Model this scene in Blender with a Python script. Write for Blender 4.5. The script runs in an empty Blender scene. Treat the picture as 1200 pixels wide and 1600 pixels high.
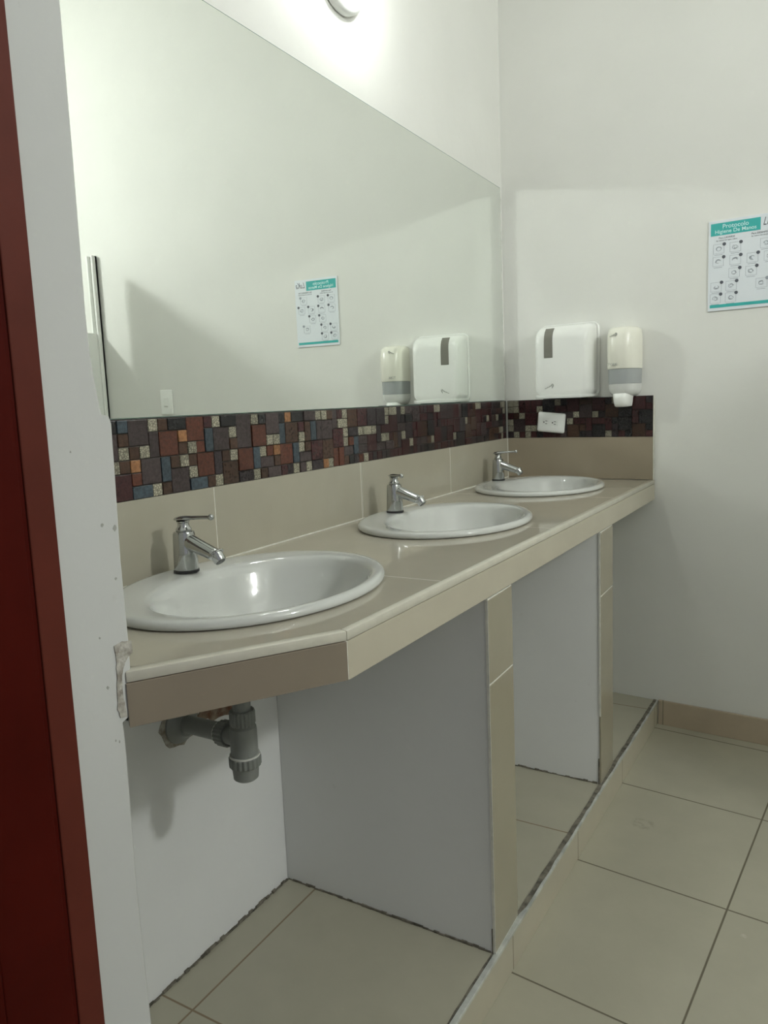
import bpy, bmesh, math, random
from mathutils import Vector, Matrix
random.seed(11)
C = bpy.context.scene.collection
scene = bpy.context.scene

# ------------------------------------------------------------------ camera
cd = bpy.data.cameras.new('camera'); cam = bpy.data.objects.new('camera', cd); C.objects.link(cam)
cr = Vector((0.86534365, 0.49956522, -0.04018647)); cu = Vector((-0.03011859, 0.13187475, 0.99080872)); cf = Vector((-0.50027316, 0.85617968, -0.12916318))
m = Matrix((cr, cu, -cf)).transposed().to_4x4(); m.translation = Vector((1.04515, -2.71533, 1.16861))
cam.matrix_world = m
cd.sensor_fit = 'VERTICAL'; cd.sensor_height = 36; cd.lens = 1173.2*36/1600
cd.shift_x = -3.6/1600; cd.shift_y = -17.5/1600
cd.clip_start = 0.02
scene.camera = cam

# ------------------------------------------------------------------ world, exposure
w = bpy.data.worlds.new('world'); scene.world = w; w.use_nodes = True
w.node_tree.nodes['Background'].inputs[0].default_value = (0.95, 0.97, 1.0, 1)
w.node_tree.nodes['Background'].inputs[1].default_value = 0.11
vs = scene.view_settings
vs.view_transform = 'Standard'; vs.look = 'None'; vs.gamma = 1; vs.use_curve_mapping = False
vs.exposure = 1.46
scene.cycles.use_denoising = True
scene.cycles.diffuse_bounces = 6; scene.cycles.glossy_bounces = 6; scene.cycles.max_bounces = 12
scene.cycles.sample_clamp_indirect = 0
scene.cycles.blur_glossy = 0.0
scene.cycles.use_guiding = True
scene.cycles.use_surface_guiding = True
scene.cycles.surface_guiding_probability = 0.6
LAMP = 26.0            # strength of the bulb over the mirror
LAMP_FAR = 102.0        # strength of the bulb on the far side wall
KB = -0.07327          # the back wall is a little out of square

# ------------------------------------------------------------------ materials
def mat(name, col, rough=0.6, metal=0.0, noise=0.0, nscale=8.0, bump=0.0, bscale=60.0, coat=0.0, spec=0.5, trans=0.0, emit=None, estr=0, col2=None, rvar=0.0):
    M = bpy.data.materials.new(name); M.use_nodes = True; nt = M.node_tree; b = nt.nodes['Principled BSDF']
    b.inputs['Base Color'].default_value = (*col, 1); b.inputs['Roughness'].default_value = rough
    b.inputs['Metallic'].default_value = metal; b.inputs['Coat Weight'].default_value = coat
    b.inputs['Specular IOR Level'].default_value = spec; b.inputs['Transmission Weight'].default_value = trans
    if emit: b.inputs['Emission Color'].default_value = (*emit, 1); b.inputs['Emission Strength'].default_value = estr
    tc = nt.nodes.new('ShaderNodeTexCoord')
    if noise or col2:
        n = nt.nodes.new('ShaderNodeTexNoise'); n.inputs['Scale'].default_value = nscale; n.inputs['Detail'].default_value = 6; n.inputs['Roughness'].default_value = 0.6
        nt.links.new(tc.outputs['Object'], n.inputs['Vector'])
        r = nt.nodes.new('ShaderNodeValToRGB'); r.color_ramp.elements[0].position = 0.35; r.color_ramp.elements[1].position = 0.65
        c2 = col2 or tuple(max(0, c*(1-noise)) for c in col)
        r.color_ramp.elements[0].color = (*c2, 1); r.color_ramp.elements[1].color = (*col, 1)
        nt.links.new(n.outputs['Fac'], r.inputs['Fac']); nt.links.new(r.outputs['Color'], b.inputs['Base Color'])
    if bump:
        n2 = nt.nodes.new('ShaderNodeTexNoise'); n2.inputs['Scale'].default_value = bscale; n2.inputs['Detail'].default_value = 4
        nt.links.new(tc.outputs['Object'], n2.inputs['Vector'])
        bp = nt.nodes.new('ShaderNodeBump'); bp.inputs['Strength'].default_value = bump; bp.inputs['Distance'].default_value = 0.002
        nt.links.new(n2.outputs['Fac'], bp.inputs['Height']); nt.links.new(bp.outputs['Normal'], b.inputs['Normal'])
    return M

def tile_mat(name, col, grout, w_, h_, origin, rot, mortar=0.0035, rough=0.3, noise=0.06, plane='xy', bump=0.4, spec=0.5, stain=None):
    M = bpy.data.materials.new(name); M.use_nodes = True; nt = M.node_tree; b = nt.nodes['Principled BSDF']
    L = nt.links.new; N = nt.nodes.new
    g = N('ShaderNodeNewGeometry')
    v = g.outputs['Position']
    if plane != 'xy':
        s = N('ShaderNodeSeparateXYZ'); L(v, s.inputs[0]); c = N('ShaderNodeCombineXYZ')
        L(s.outputs[{'y': 1, 'x': 0}[plane[0]]], c.inputs[0]); L(s.outputs[2], c.inputs[1]); v = c.outputs[0]
    mp = N('ShaderNodeMapping'); mp.vector_type = 'TEXTURE'
    mp.inputs['Location'].default_value = (*origin, 0); mp.inputs['Rotation'].default_value = (0, 0, rot)
    L(v, mp.inputs['Vector'])
    # joints: distance to the nearest grid line
    s2 = N('ShaderNodeSeparateXYZ'); L(mp.outputs[0], s2.inputs[0])
    ds = []
    for i, size in ((0, w_), (1, h_)):
        a = N('ShaderNodeMath'); a.operation = 'DIVIDE'; L(s2.outputs[i], a.inputs[0]); a.inputs[1].default_value = size
        f = N('ShaderNodeMath'); f.operation = 'ROUND'; L(a.outputs[0], f.inputs[0])
        d = N('ShaderNodeMath'); d.operation = 'SUBTRACT'; L(a.outputs[0], d.inputs[0]); L(f.outputs[0], d.inputs[1])
        e = N('ShaderNodeMath'); e.operation = 'ABSOLUTE'; L(d.outputs[0], e.inputs[0])
        k = N('ShaderNodeMath'); k.operation = 'MULTIPLY'; L(e.outputs[0], k.inputs[0]); k.inputs[1].default_value = size
        ds.append(k.outputs[0])
    mn = N('ShaderNodeMath'); mn.operation = 'MINIMUM'; L(ds[0], mn.inputs[0]); L(ds[1], mn.inputs[1])
    mr = N('ShaderNodeMapRange'); mr.inputs['From Min'].default_value = mortar*0.35; mr.inputs['From Max'].default_value = mortar*0.65
    L(mn.outputs[0], mr.inputs['Value'])
    n = N('ShaderNodeTexNoise'); n.inputs['Scale'].default_value = 7; n.inputs['Detail'].default_value = 8; n.inputs['Roughness'].default_value = 0.62
    L(g.outputs['Position'], n.inputs['Vector'])
    r = N('ShaderNodeValToRGB'); r.color_ramp.elements[0].position = 0.3; r.color_ramp.elements[1].position = 0.7
    r.color_ramp.elements[0].color = (*[c*(1-noise) for c in col], 1); r.color_ramp.elements[1].color = (*col, 1)
    L(n.outputs['Fac'], r.inputs['Fac'])
    base = r.outputs['Color']
    if stain:                                   # small scuffs left on single tiles
        for (sx, sy, rad, width, scol) in stain:
            vm = N('ShaderNodeVectorMath'); vm.operation = 'DISTANCE'; L(g.outputs['Position'], vm.inputs[0]); vm.inputs[1].default_value = (sx, sy, 0)
            nn = N('ShaderNodeTexNoise'); nn.inputs['Scale'].default_value = 60; nn.inputs['Detail'].default_value = 3; L(g.outputs['Position'], nn.inputs['Vector'])
            su = N('ShaderNodeMath'); su.operation = 'SUBTRACT'; L(vm.outputs['Value'], su.inputs[0]); su.inputs[1].default_value = rad
            ab = N('ShaderNodeMath'); ab.operation = 'ABSOLUTE'; L(su.outputs[0], ab.inputs[0])
            m3 = N('ShaderNodeMapRange'); m3.inputs['From Min'].default_value = 0; m3.inputs['From Max'].default_value = width
            m3.inputs['To Min'].default_value = 1; m3.inputs['To Max'].default_value = 0; L(ab.outputs[0], m3.inputs['Value'])
            m4 = N('ShaderNodeMapRange'); m4.inputs['From Min'].default_value = .4; m4.inputs['From Max'].default_value = .62; m4.inputs['To Max'].default_value = .55; L(nn.outputs['Fac'], m4.inputs['Value'])
            mu = N('ShaderNodeMath'); mu.operation = 'MULTIPLY'; L(m3.outputs[0], mu.inputs[0]); L(m4.outputs[0], mu.inputs[1])
            mx0 = N('ShaderNodeMix'); mx0.data_type = 'RGBA'; L(mu.outputs[0], mx0.inputs['Factor']); L(base, mx0.inputs[6]); mx0.inputs[7].default_value = (*scol, 1)
            base = mx0.outputs[2]
    mx = N('ShaderNodeMix'); mx.data_type = 'RGBA'; mx.inputs[6].default_value = (*grout, 1)
    L(mr.outputs[0], mx.inputs['Factor']); L(base, mx.inputs[7]); L(mx.outputs[2], b.inputs['Base Color'])
    rr = N('ShaderNodeMapRange'); rr.inputs['To Min'].default_value = 0.8; rr.inputs['To Max'].default_value = rough
    L(mr.outputs[0], rr.inputs['Value']); L(rr.outputs[0], b.inputs['Roughness'])
    b.inputs['Specular IOR Level'].default_value = spec
    bp = N('ShaderNodeBump'); bp.inputs['Strength'].default_value = bump; bp.inputs['Distance'].default_value = 0.001
    L(mr.outputs[0], bp.inputs['Height']); L(bp.outputs['Normal'], b.inputs['Normal'])
    return M

def paint_mat(name, col, dirt, spots=0.0):
    """wall paint: faint blotches, trowel bump and a few small scuffs"""
    M = mat(name, col, rough=0.62, noise=0.035, nscale=3.0, bump=0.35, bscale=24, spec=0.3)
    nt = M.node_tree; b = nt.nodes['Principled BSDF']; L = nt.links.new; N = nt.nodes.new
    src = b.inputs['Base Color'].links[0].from_socket
    g = N('ShaderNodeNewGeometry')
    n = N('ShaderNodeTexNoise'); n.inputs['Scale'].default_value = 17; n.inputs['Detail'].default_value = 9; n.inputs['Roughness'].default_value = 0.75
    L(g.outputs['Position'], n.inputs['Vector'])
    mr = N('ShaderNodeMapRange'); mr.inputs['From Min'].default_value = 0.66; mr.inputs['From Max'].default_value = 0.78; mr.inputs['To Max'].default_value = spots
    L(n.outputs['Fac'], mr.inputs['Value'])
    mx = N('ShaderNodeMix'); mx.data_type = 'RGBA'; L(mr.outputs[0], mx.inputs['Factor']); L(src, mx.inputs[6]); mx.inputs[7].default_value = (*dirt, 1)
    L(mx.outputs[2], b.inputs['Base Color'])
    return M

MAT = dict(
    wall=paint_mat('wall_paint', (0.735, 0.735, 0.70), (0.42, 0.40, 0.35), 0.25),
    bay=paint_mat('bay_paint', (0.735, 0.74, 0.735), (0.36, 0.34, 0.30), 0.5),
    ceil=mat('ceiling_paint', (0.70, 0.70, 0.68), 0.8),
    jamb=paint_mat('jamb_paint', (0.56, 0.565, 0.55), (0.33, 0.31, 0.27), 0.5),
    floor=tile_mat('floor_tile', (0.405, 0.385, 0.30), (0.13, 0.115, 0.08), 0.434, 0.434, (0.89, -0.995), -0.1, 0.0042, 0.32, 0.10,
                   stain=[(0.652, -0.722, 0.022, 0.012, (.24, .22, .17)), (0.645, -0.73, 0.008, 0.006, (.24, .22, .17)), (0.93, -1.07, 0.0, 0.008, (.9, .9, .86))]),
    plinth=tile_mat('plinth_tile', (0.405, 0.385, 0.30), (0.22, 0.17, 0.11), 0.62, 0.4265, (0.08, -0.134), 0.0, 0.004, 0.32, 0.10),
    riser=tile_mat('riser_tile', (0.46, 0.425, 0.33), (0.26, 0.23, 0.17), 0.4285, 2.0, (-0.529, 1.0), 0.0, 0.004, 0.3, 0.08, plane='yz'),
    skirt=tile_mat('skirting_tile', (0.47, 0.39, 0.29), (0.26, 0.23, 0.17), 0.434, 2.0, (1.02, 1.0), 0.0, 0.004, 0.35, 0.12, plane='xz'),
    top=tile_mat('countertop_tile', (0.415, 0.385, 0.315), (0.44, 0.41, 0.345), 5.0, 0.545, (-2.5, -1.613), 0.0, 0.0022, 0.07, 0.06, bump=0.2, spec=0.5),
    edge=tile_mat('counter_edge_tile', (0.50, 0.46, 0.365), (0.46, 0.43, 0.36), 5.0, 5.0, (-4.0, 2.0), 0.0, 0.002, 0.16, 0.06, plane='yz', bump=0.2),
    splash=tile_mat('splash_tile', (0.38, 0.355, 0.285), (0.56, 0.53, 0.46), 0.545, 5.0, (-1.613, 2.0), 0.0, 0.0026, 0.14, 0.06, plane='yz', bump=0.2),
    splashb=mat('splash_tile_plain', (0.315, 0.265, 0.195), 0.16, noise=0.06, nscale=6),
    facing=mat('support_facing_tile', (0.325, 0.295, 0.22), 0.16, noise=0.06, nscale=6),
    chamfer=mat('counter_edge_tile_shaded', (0.27, 0.225, 0.17), 0.2, noise=0.06, nscale=6),  # front edge tile darkened: shade of the cut corner put into its colour
    bullnose=mat('edge_trim_ceramic', (0.60, 0.575, 0.485), 0.2, noise=0.08, nscale=30),
    groutl=mat('white_grout', (0.68, 0.67, 0.60), 0.7, noise=0.15, nscale=60),
    grout=mat('dark_grout', (0.045, 0.038, 0.033), 0.8),
    ceramic=mat('white_ceramic', (0.53, 0.54, 0.515), 0.06, coat=0.3),
    chrome=mat('chrome', (0.52, 0.53, 0.525), 0.07, 1.0),
    rubber=mat('black_rubber', (0.02, 0.02, 0.022), 0.5),
    aerator=mat('aerator_mesh', (0.12, 0.12, 0.12), 0.4, 0.8, bump=0.8, bscale=500),
    abs=mat('white_plastic', (0.82, 0.83, 0.80), 0.22, spec=0.5),
    cream=mat('cream_plastic', (0.80, 0.79, 0.70), 0.25),
    window=mat('grey_window_plastic', (0.20, 0.195, 0.165), 0.22),
    tank=mat('translucent_grey_plastic', (0.36, 0.38, 0.38), 0.18),
    tanklow=mat('frosted_plastic', (0.66, 0.67, 0.65), 0.25),
    seam=mat('seam_grey', (0.33, 0.33, 0.30), 0.5),
    logo=mat('logo_grey', (0.36, 0.37, 0.34), 0.5),
    slot=mat('socket_slot', (0.03, 0.03, 0.03), 0.6),
    alu=mat('aluminium_profile', (0.60, 0.62, 0.58), 0.45, 0.25, noise=0.35, nscale=22),
    dirt=mat('dirty_sealant', (0.07, 0.065, 0.05), 0.9, noise=0.6, nscale=50, col2=(0.22, 0.20, 0.16)),
    brick=mat('broken_plaster', (0.30, 0.25, 0.19), 0.95, bump=1.0, bscale=80, col2=(0.13, 0.055, 0.03), nscale=35),
    pvc=mat('grey_pvc', (0.23, 0.24, 0.225), 0.42, noise=0.12, nscale=30),
    pvcd=mat('grey_pvc_nut', (0.19, 0.20, 0.185), 0.45),
    gasket=mat('white_gasket', (0.62, 0.62, 0.58), 0.5),
    mirror=mat('mirror_silver', (0.935, 0.965, 0.93), 0.0, 1.0),
    glassedge=mat('mirror_glass_edge', (0.12, 0.20, 0.17), 0.15),
    silicone=mat('clear_silicone', (0.62, 0.64, 0.60), 0.12, bump=1.0, bscale=120),
    red=mat('red_oxide_door_paint', (0.066, 0.0052, 0.0028), 0.55, noise=0.25, nscale=5, spec=0.06),
    redf=mat('red_oxide_frame_paint', (0.115, 0.023, 0.014), 0.5, noise=0.2, nscale=6, spec=0.15),
    paper=mat('poster_white', (0.72, 0.76, 0.80), 0.3),
    teal=mat('poster_teal', (0.05, 0.42, 0.40), 0.35),
    tealt=mat('poster_header_lettering', (0.62, 0.86, 0.86), 0.4),
    ink=mat('poster_ink', (0.09, 0.10, 0.12), 0.5),
    inkl=mat('poster_pale_ink', (0.30, 0.33, 0.37), 0.5),
    panel=mat('white_laminate', (0.78, 0.79, 0.76), 0.3),
    globe=mat('lamp_bulb_glow', (1, 1, 1), 0.3, emit=(0.965, 1.0, 0.975), estr=LAMP),
    globe2=mat('lamp_bulb_glow_far', (1, 1, 1), 0.3, emit=(0.965, 1.0, 0.975), estr=LAMP_FAR),
    lampbase=mat('lamp_base_plastic', (0.72, 0.73, 0.71), 0.35),
)

# ------------------------------------------------------------------ mesh helpers
def obj(name, bm, m=None, parent=None, smooth=False, loc=None, mats=None, recalc=True):
    if recalc: bmesh.ops.recalc_face_normals(bm, faces=bm.faces[:])
    me = bpy.data.meshes.new(name); bm.to_mesh(me); bm.free()
    for x in (mats or [m]): me.materials.append(x)
    if smooth:
        for p in me.polygons: p.use_smooth = True
        try: me.set_sharp_from_angle(angle=math.radians(smooth if smooth is not True else 40))
        except Exception: pass
    o = bpy.data.objects.new(name, me); C.objects.link(o)
    if parent: o.parent = parent
    if loc: o.location = loc
    return o
def thing(name, label, cat, loc=(0, 0, 0), rz=0, group=None):
    o = bpy.data.objects.new(name, None); C.objects.link(o); o.empty_display_size = 0.05
    o.location = loc; o.rotation_euler = (0, 0, rz); o['label'] = label; o['category'] = cat
    if group: o['group'] = group
    return o
def tag(o, label, cat, group=None):
    o['label'] = label; o['category'] = cat
    if group: o['group'] = group
    return o
def struct(name, bm, m, parent=None, **k):
    o = obj(name, bm, m, parent, **k)
    if not parent: o['kind'] = 'structure'
    return o
def B(): return bmesh.new()
def box(bm, x0, x1, y0, y1, z0, z1, bev=0.0, seg=2, mi=0):
    vs_ = [bm.verts.new((x, y, z)) for z in (z0, z1) for (x, y) in ((x0, y0), (x1, y0), (x1, y1), (x0, y1))]
    fs = [bm.faces.new([vs_[i] for i in q]) for q in ((3, 2, 1, 0), (4, 5, 6, 7), (0, 1, 5, 4), (1, 2, 6, 5), (2, 3, 7, 6), (3, 0, 4, 7))]
    for f in fs: f.material_index = mi
    if bev:
        es = list({e for f in fs for e in f.edges})
        bmesh.ops.bevel(bm, geom=es, offset=bev, segments=seg, profile=0.5, affect='EDGES')
    return fs
def prism(bm, pts, z0, z1, bev=0.0):
    a = [bm.verts.new((x, y, z0)) for x, y in pts]; b = [bm.verts.new((x, y, z1)) for x, y in pts]; n = len(pts)
    fs = [bm.faces.new(a[::-1]), bm.faces.new(b)] + [bm.faces.new((a[i], a[(i+1) % n], b[(i+1) % n], b[i])) for i in range(n)]
    if bev: bmesh.ops.bevel(bm, geom=list({e for f in fs for e in f.edges}), offset=bev, segments=2, profile=0.5, affect='EDGES')
def loft(bm, rings, cap0=True, cap1=True):
    R = [[bm.verts.new(p) for p in r] for r in rings]; n = len(R[0])
    for a, b in zip(R, R[1:]):
        for i in range(n): bm.faces.new((a[i], a[(i+1) % n], b[(i+1) % n], b[i]))
    if cap0: bm.faces.new(R[0][::-1])
    if cap1: bm.faces.new(R[-1])
def frame_of(d):
    d = Vector(d).normalized(); a = Vector((0, 0, 1)) if abs(d.z) < 0.9 else Vector((1, 0, 0))
    u = d.cross(a).normalized(); return u, d.cross(u).normalized()
def lathe(bm, origin, axis, prof, n=32, cap0=True, cap1=True):
    """prof: (distance along the axis, radius)"""
    o = Vector(origin); d = Vector(axis).normalized(); u, v = frame_of(d)
    loft(bm, [[o + d*t + (u*math.cos(2*math.pi*i/n) + v*math.sin(2*math.pi*i/n))*max(r, 1e-4) for i in range(n)] for t, r in prof], cap0, cap1)
def tube(bm, path, r, n=20):
    P = [Vector(p) for p in path]; rs = r if isinstance(r, (list, tuple)) else [r]*len(P)
    rings = []; u = None
    for i, p in enumerate(P):
        d = (P[min(i+1, len(P)-1)] - P[max(i-1, 0)]).normalized()
        if u is None: u, v = frame_of(d)
        else: u = (u - d*u.dot(d)).normalized(); v = d.cross(u)
        rings.append([p + (u*math.cos(2*math.pi*k/n) + v*math.sin(2*math.pi*k/n))*rs[i] for k in range(n)])
    loft(bm, rings)
def rrect(x0, x1, z0, z1, r, y, n=5):
    pts = []
    for cx, cz, a0 in ((x1-r, z1-r, 0), (x0+r, z1-r, 90), (x0+r, z0+r, 180), (x1-r, z0+r, 270)):
        for k in range(n+1):
            a = math.radians(a0 + 90*k/n); pts.append((cx + r*math.cos(a), y, cz + r*math.sin(a)))
    return pts
def text_obj(name, s, size, m, parent, loc, shear=0.0, align='CENTER', wscale=1.0, bold=0.0):
    cu_ = bpy.data.curves.new(name, 'FONT'); cu_.body = s; cu_.size = size; cu_.align_x = align; cu_.align_y = 'CENTER'
    cu_.shear = shear; cu_.extrude = 0.0002; cu_.offset = bold; cu_.resolution_u = 4
    t = bpy.data.objects.new('tmp', cu_); C.objects.link(t)
    dg = bpy.context.evaluated_depsgraph_get(); me = bpy.data.meshes.new_from_object(t.evaluated_get(dg)); me.name = name
    bpy.data.objects.remove(t)
    for v_ in me.vertices: v_.co = Vector((v_.co.x*wscale, -v_.co.z, v_.co.y))     # stand it up, facing local -Y
    me.materials.clear(); me.materials.append(m)
    o = bpy.data.objects.new(name, me); C.objects.link(o); o.parent = parent; o.location = loc
    return o
def rough_poly(pts, amp, step=0.012):
    out = []
    n = len(pts)
    for i in range(n):
        a = Vector(pts[i]); b = Vector(pts[(i+1) % n]); k = max(1, int((b-a).length/step))
        for j in range(k):
            p = a.lerp(b, j/k); 
            if 0 < j: p += Vector((random.uniform(-amp, amp), random.uniform(-amp, amp)))
            out.append(tuple(p))
    return out
def bw(x, out=0.0):         # a point on the back wall (x across it), 'out' metres into the room
    L = math.hypot(1, KB); return (x + KB/L*out*1.0, KB*x - out/L)
TH = math.atan(KB)

# ------------------------------------------------------------------ structure
XR = 3.03; ZT = 3.25; YF = -2.15; YE = -2.33
b = B(); box(b, -0.2, XR+0.2, -4.6, 0.3, -0.12, 0); struct('floor', b, MAT['floor'])
b = B(); box(b, -0.2, XR+0.2, YE-0.02, 0.3, ZT, ZT+0.1); struct('ceiling', b, MAT['ceil'])
b = B(); box(b, -0.15, 0, YE, 0.25, 0.80, ZT); box(b, -0.15, 0, YE, 0.25, 0.0, 0.80, mi=1)
struct('wall_left', b, None, mats=[MAT['wall'], MAT['bay']])
b = B(); prism(b, [(0, 0), (XR+0.15, KB*(XR+0.15)), (XR+0.15, 0.2), (0, 0.2)], 0, ZT); struct('wall_back', b, MAT['wall'])
b = B(); box(b, XR, XR+0.15, YE, KB*XR-0.002, 0, ZT); struct('wall_right', b, MAT['wall'])
# the front wall: pier by the counter, lintel over the doorway, wall on the far side of it
b = B()
zs = [(0.0, -2.150), (0.42, -2.148), (0.60, -2.151), (0.78, -2.149), (0.812, -2.150), (0.818, -2.134), (0.90, -2.132), (1.00, -2.133), (1.10, -2.1305), (1.158, -2.1295),
      (1.166, -2.132), (1.169, -2.142), (1.20, -2.1465), (1.235, -2.150), (1.28, -2.151), (1.45, -2.149), (1.62, -2.148), (2.2, -2.149), (ZT, -2.149)]
rings = [[(0.0, y, z), (0.345, y, z), (0.350, y-0.005, z), (0.350, YE, z), (0.0, YE, z)] for z, y in zs]
loft(b, rings)
box(b, 0.35, 1.55, YE, YF, 2.15, ZT); box(b, 1.55, XR, YE, YF, 0, ZT)
struct('wall_front', b, MAT['jamb'], smooth=25)
b = B(); rc = random.Random(12)
for (yy, zz, rr) in [(-2.158, 1.046, .0022), (-2.141, 1.040, .0030), (-2.146, 0.982, .0016), (-2.170, 0.860, .0018), (-2.166, 0.795, .0012), (-2.161, 0.792, .0014), (-2.190, 1.13, .0012), (-2.175, 0.92, .0012)]:
    c_ = [b.verts.new((0.3503, yy+rr*math.cos(k*.9)*rc.uniform(.6, 1.3), zz+rr*math.sin(k*.9)*rc.uniform(.6, 1.5))) for k in range(7)]
    d_ = [b.verts.new((0.3499, v_.co.y, v_.co.z)) for v_ in c_]
    b.faces.new(c_); b.faces.new(d_[::-1])
    for k in range(7): b.faces.new((c_[k], c_[(k+1) % 7], d_[(k+1) % 7], d_[k]))
chips = obj('paint_chips', b, MAT['seam'], bpy.data.objects['wall_front'])
# baseboard along the back wall
b = B(); x0, x1 = 0.571, XR
p0, p1 = bw(x0, 0.002), bw(x1, 0.002); q0, q1 = bw(x0, 0.012), bw(x1, 0.012)
prism(b, [p0, q0, (XR, q1[1]), (XR, p1[1])], 0.0, 0.088, bev=0.0015); struct('baseboard_back', b, MAT['skirt'])

# ------------------------------------------------------------------ plinth under the counter
XRf = lambda y: 0.5686 + 0.0302*y
ZP = 0.083
t = thing('tiled_plinth', 'low beige tiled plinth running under the long washbasin counter', 'plinth', (0, 0, 0))
ye = -2.140; g_ = 0.004
b = B(); prism(b, [(0.001, KB*0.0-0.001), (XRf(ye)-0.014, ye), (XRf(0)-0.014, KB*0.55-0.002)][0:1] + [(0.001, ye), (XRf(ye)-0.014, ye), (XRf(-0.04)-0.014, KB*0.555-0.001)], 0.001, ZP)
obj('top_slab', b, MAT['plinth'], t)
b = B(); prism(b, [(XRf(ye)-0.0138, ye), (XRf(ye), ye), (XRf(-.042), KB*0.567-0.001), (XRf(-.042)-0.0138, KB*0.555-0.001)], 0.001, ZP-0.006); obj('riser_tile', b, MAT['riser'], t)
b = B(); prism(b, [(XRf(ye)-0.0100, ye), (XRf(ye)+0.0012, ye), (XRf(-.042)+0.0012, KB*0.567-0.001), (XRf(-.042)-0.0100, KB*0.555-0.001)], ZP-0.0055, ZP+0.0012, bev=0.0008); o = obj('edge_profile', b, MAT['alu'], t); o['label'] = 'grey metal edge strip, scuffed'
b = B(); prism(b, rough_poly([(XRf(ye)-0.0140, ye), (XRf(ye)-0.0108, ye), (XRf(-.042)-0.0102, KB*0.555-0.004), (XRf(-.042)-0.0150, KB*0.555-0.002)], 0.0012, 0.03), ZP-0.002, ZP+0.0008); prism(b, rough_poly([(XRf(-1.36)-0.0150, -1.36), (XRf(-1.30)-0.0045, -1.30), (XRf(-.042)-0.0045, KB*0.555-0.004), (XRf(-.042)-0.0150, KB*0.555-0.002)], 0.0014, 0.03), ZP+0.0009, ZP+0.0022); o = obj('sealant_line', b, MAT['dirt'], t); o['label'] = 'dark dirty joint behind the metal strip'

# ------------------------------------------------------------------ partition walls carrying the counter
ZU = 0.803
KF = 0.0241
def support(y0, y1, zj, label, chip):
    y0b = y0 - 0.012*0.53; y1b = y1 - 0.012*0.53
    t = thing('support_wall', label, 'partition wall', (0.0, (y0+y1)/2, ZP))
    yc = (y0+y1)/2
    xf = 0.5531 + KF*yc
    b = B()
    prism(b, [(0.001, y0-yc), (xf-0.006, y0b-yc), (xf-0.006, y1b-yc), (0.001, y1-yc)], 0.0, ZU-ZP-0.001)
    obj('painted_block', b, MAT['bay'], t)
    g = 0.0018
    b = B(); e = 0.0018
    prism(b, [(xf-0.0055, y0b-yc-e), (xf, y0b-yc-e), (xf, y1b-yc+e), (xf-0.0055, y1b-yc+e)], zj+g, ZU-ZP-0.004, bev=0.0008); obj('facing_tile', b, MAT['facing'], t)
    b = B(); prism(b, [(xf-0.0055, y0b-yc-e), (xf, y0b-yc-e), (xf, y1b-yc+e), (xf-0.0055, y1b-yc+e)], 0.004, zj-g, bev=0.0008); obj('facing_tile', b, MAT['facing'], t)
    b = B(); prism(b, [(xf-0.0050, y0b-yc-e*.3), (xf-0.001, y0b-yc-e*.3), (xf-0.001, y1b-yc+e*.3), (xf-0.0050, y1b-yc+e*.3)], 0.001, ZU-ZP-0.0015)
    box(b, xf-0.0056, xf-0.0004, y0b-yc-0.0028, y0b-yc-0.0002, max(chip, .0015), ZU-ZP-0.004)
    obj('grout_line', b, MAT['groutl'], t)
    # ragged dirty gap where the block meets the plinth, on the side the doorway shows
    b = B()
    n = 40
    for i in range(n):
        xa = 0.004 + (xf-0.016)*i/n; xb_ = 0.004 + (xf-0.016)*(i+1)/n
        ya = y0-yc + (y0b-y0)*i/n; h = random.uniform(0.0015, 0.0055)
        box(b, xa, xb_, ya-0.0018-random.uniform(0, .002), ya+0.001, 0.0, h)
    box(b, xf-0.0085, xf-0.0055, y0b-yc-0.0022, y0b-yc, 0.0, random.uniform(.05, .09))
    o = obj('dirty_gap', b, MAT['dirt'], t); o['label'] = 'dark ragged crack at the foot'
    return t
support(-1.451, -1.331, 0.553, 'white painted support wall with beige tiled end under the counter, nearer the red door', 0.0)
support(-0.707, -0.576, 0.541, 'white painted support wall with beige tiled end under the counter, nearer the back wall', 0.20)
# dark dirt where the near bay's wall meets the plinth
b = B(); n = 60
for i in range(n):
    ya = -2.13 + 0.675*i/n; yb_ = -2.13 + 0.675*(i+1)/n; h = random.uniform(0.0015, 0.007)
    box(b, 0.0005, 0.003+random.uniform(0, .003), ya, yb_, ZP+0.0003, ZP+h)
struct('trim_1', b, MAT['dirt'])

# ------------------------------------------------------------------ counter
ZC = 0.87
XF = lambda y: 0.5525 + KF*y
YC = -1.911
BAS = [(0.228, -1.766), (0.240, -1.045), (0.237, -0.322)]
AX, AY = 0.205, 0.255
cor = (XF(YC), YC); end = (0.352, -2.146)
backc = (XF(-0.04), KB*XF(-0.04)-0.001)
outline = [(0.0015, -0.0015), (0.0015, -2.128), (0.352, -2.128), end, cor, backc]
t = thing('washbasin_counter', 'long beige tiled counter with a cut corner holding three white basins', 'counter')
def holed_slab(bm, outer, holes, z0, z1):
    loops = []
    for z in (z0, z1):
        es = []; L = []
        for lp in [outer] + holes:
            v_ = [bm.verts.new((x, y, z)) for x, y in lp]; L.append(v_)
            es += [bm.edges.new((v_[i], v_[(i+1) % len(v_)])) for i in range(len(v_))]
        bmesh.ops.triangle_fill(bm, edges=es, use_beauty=True, use_dissolve=False)
        loops.append(L)
    for la, lb in zip(*loops):
        n = len(la)
        for i in range(n): bm.faces.new((la[i], la[(i+1) % n], lb[(i+1) % n], lb[i]))
holes = [[(cx+0.182*math.cos(a), cy+0.232*math.sin(a)) for a in [2*math.pi*k/64 for k in range(64)]] for cx, cy in BAS]
def inset(p, q, d):   # both points moved inwards (towards -x) by d
    return (p[0]-d, p[1])
tw = 0.014
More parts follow.
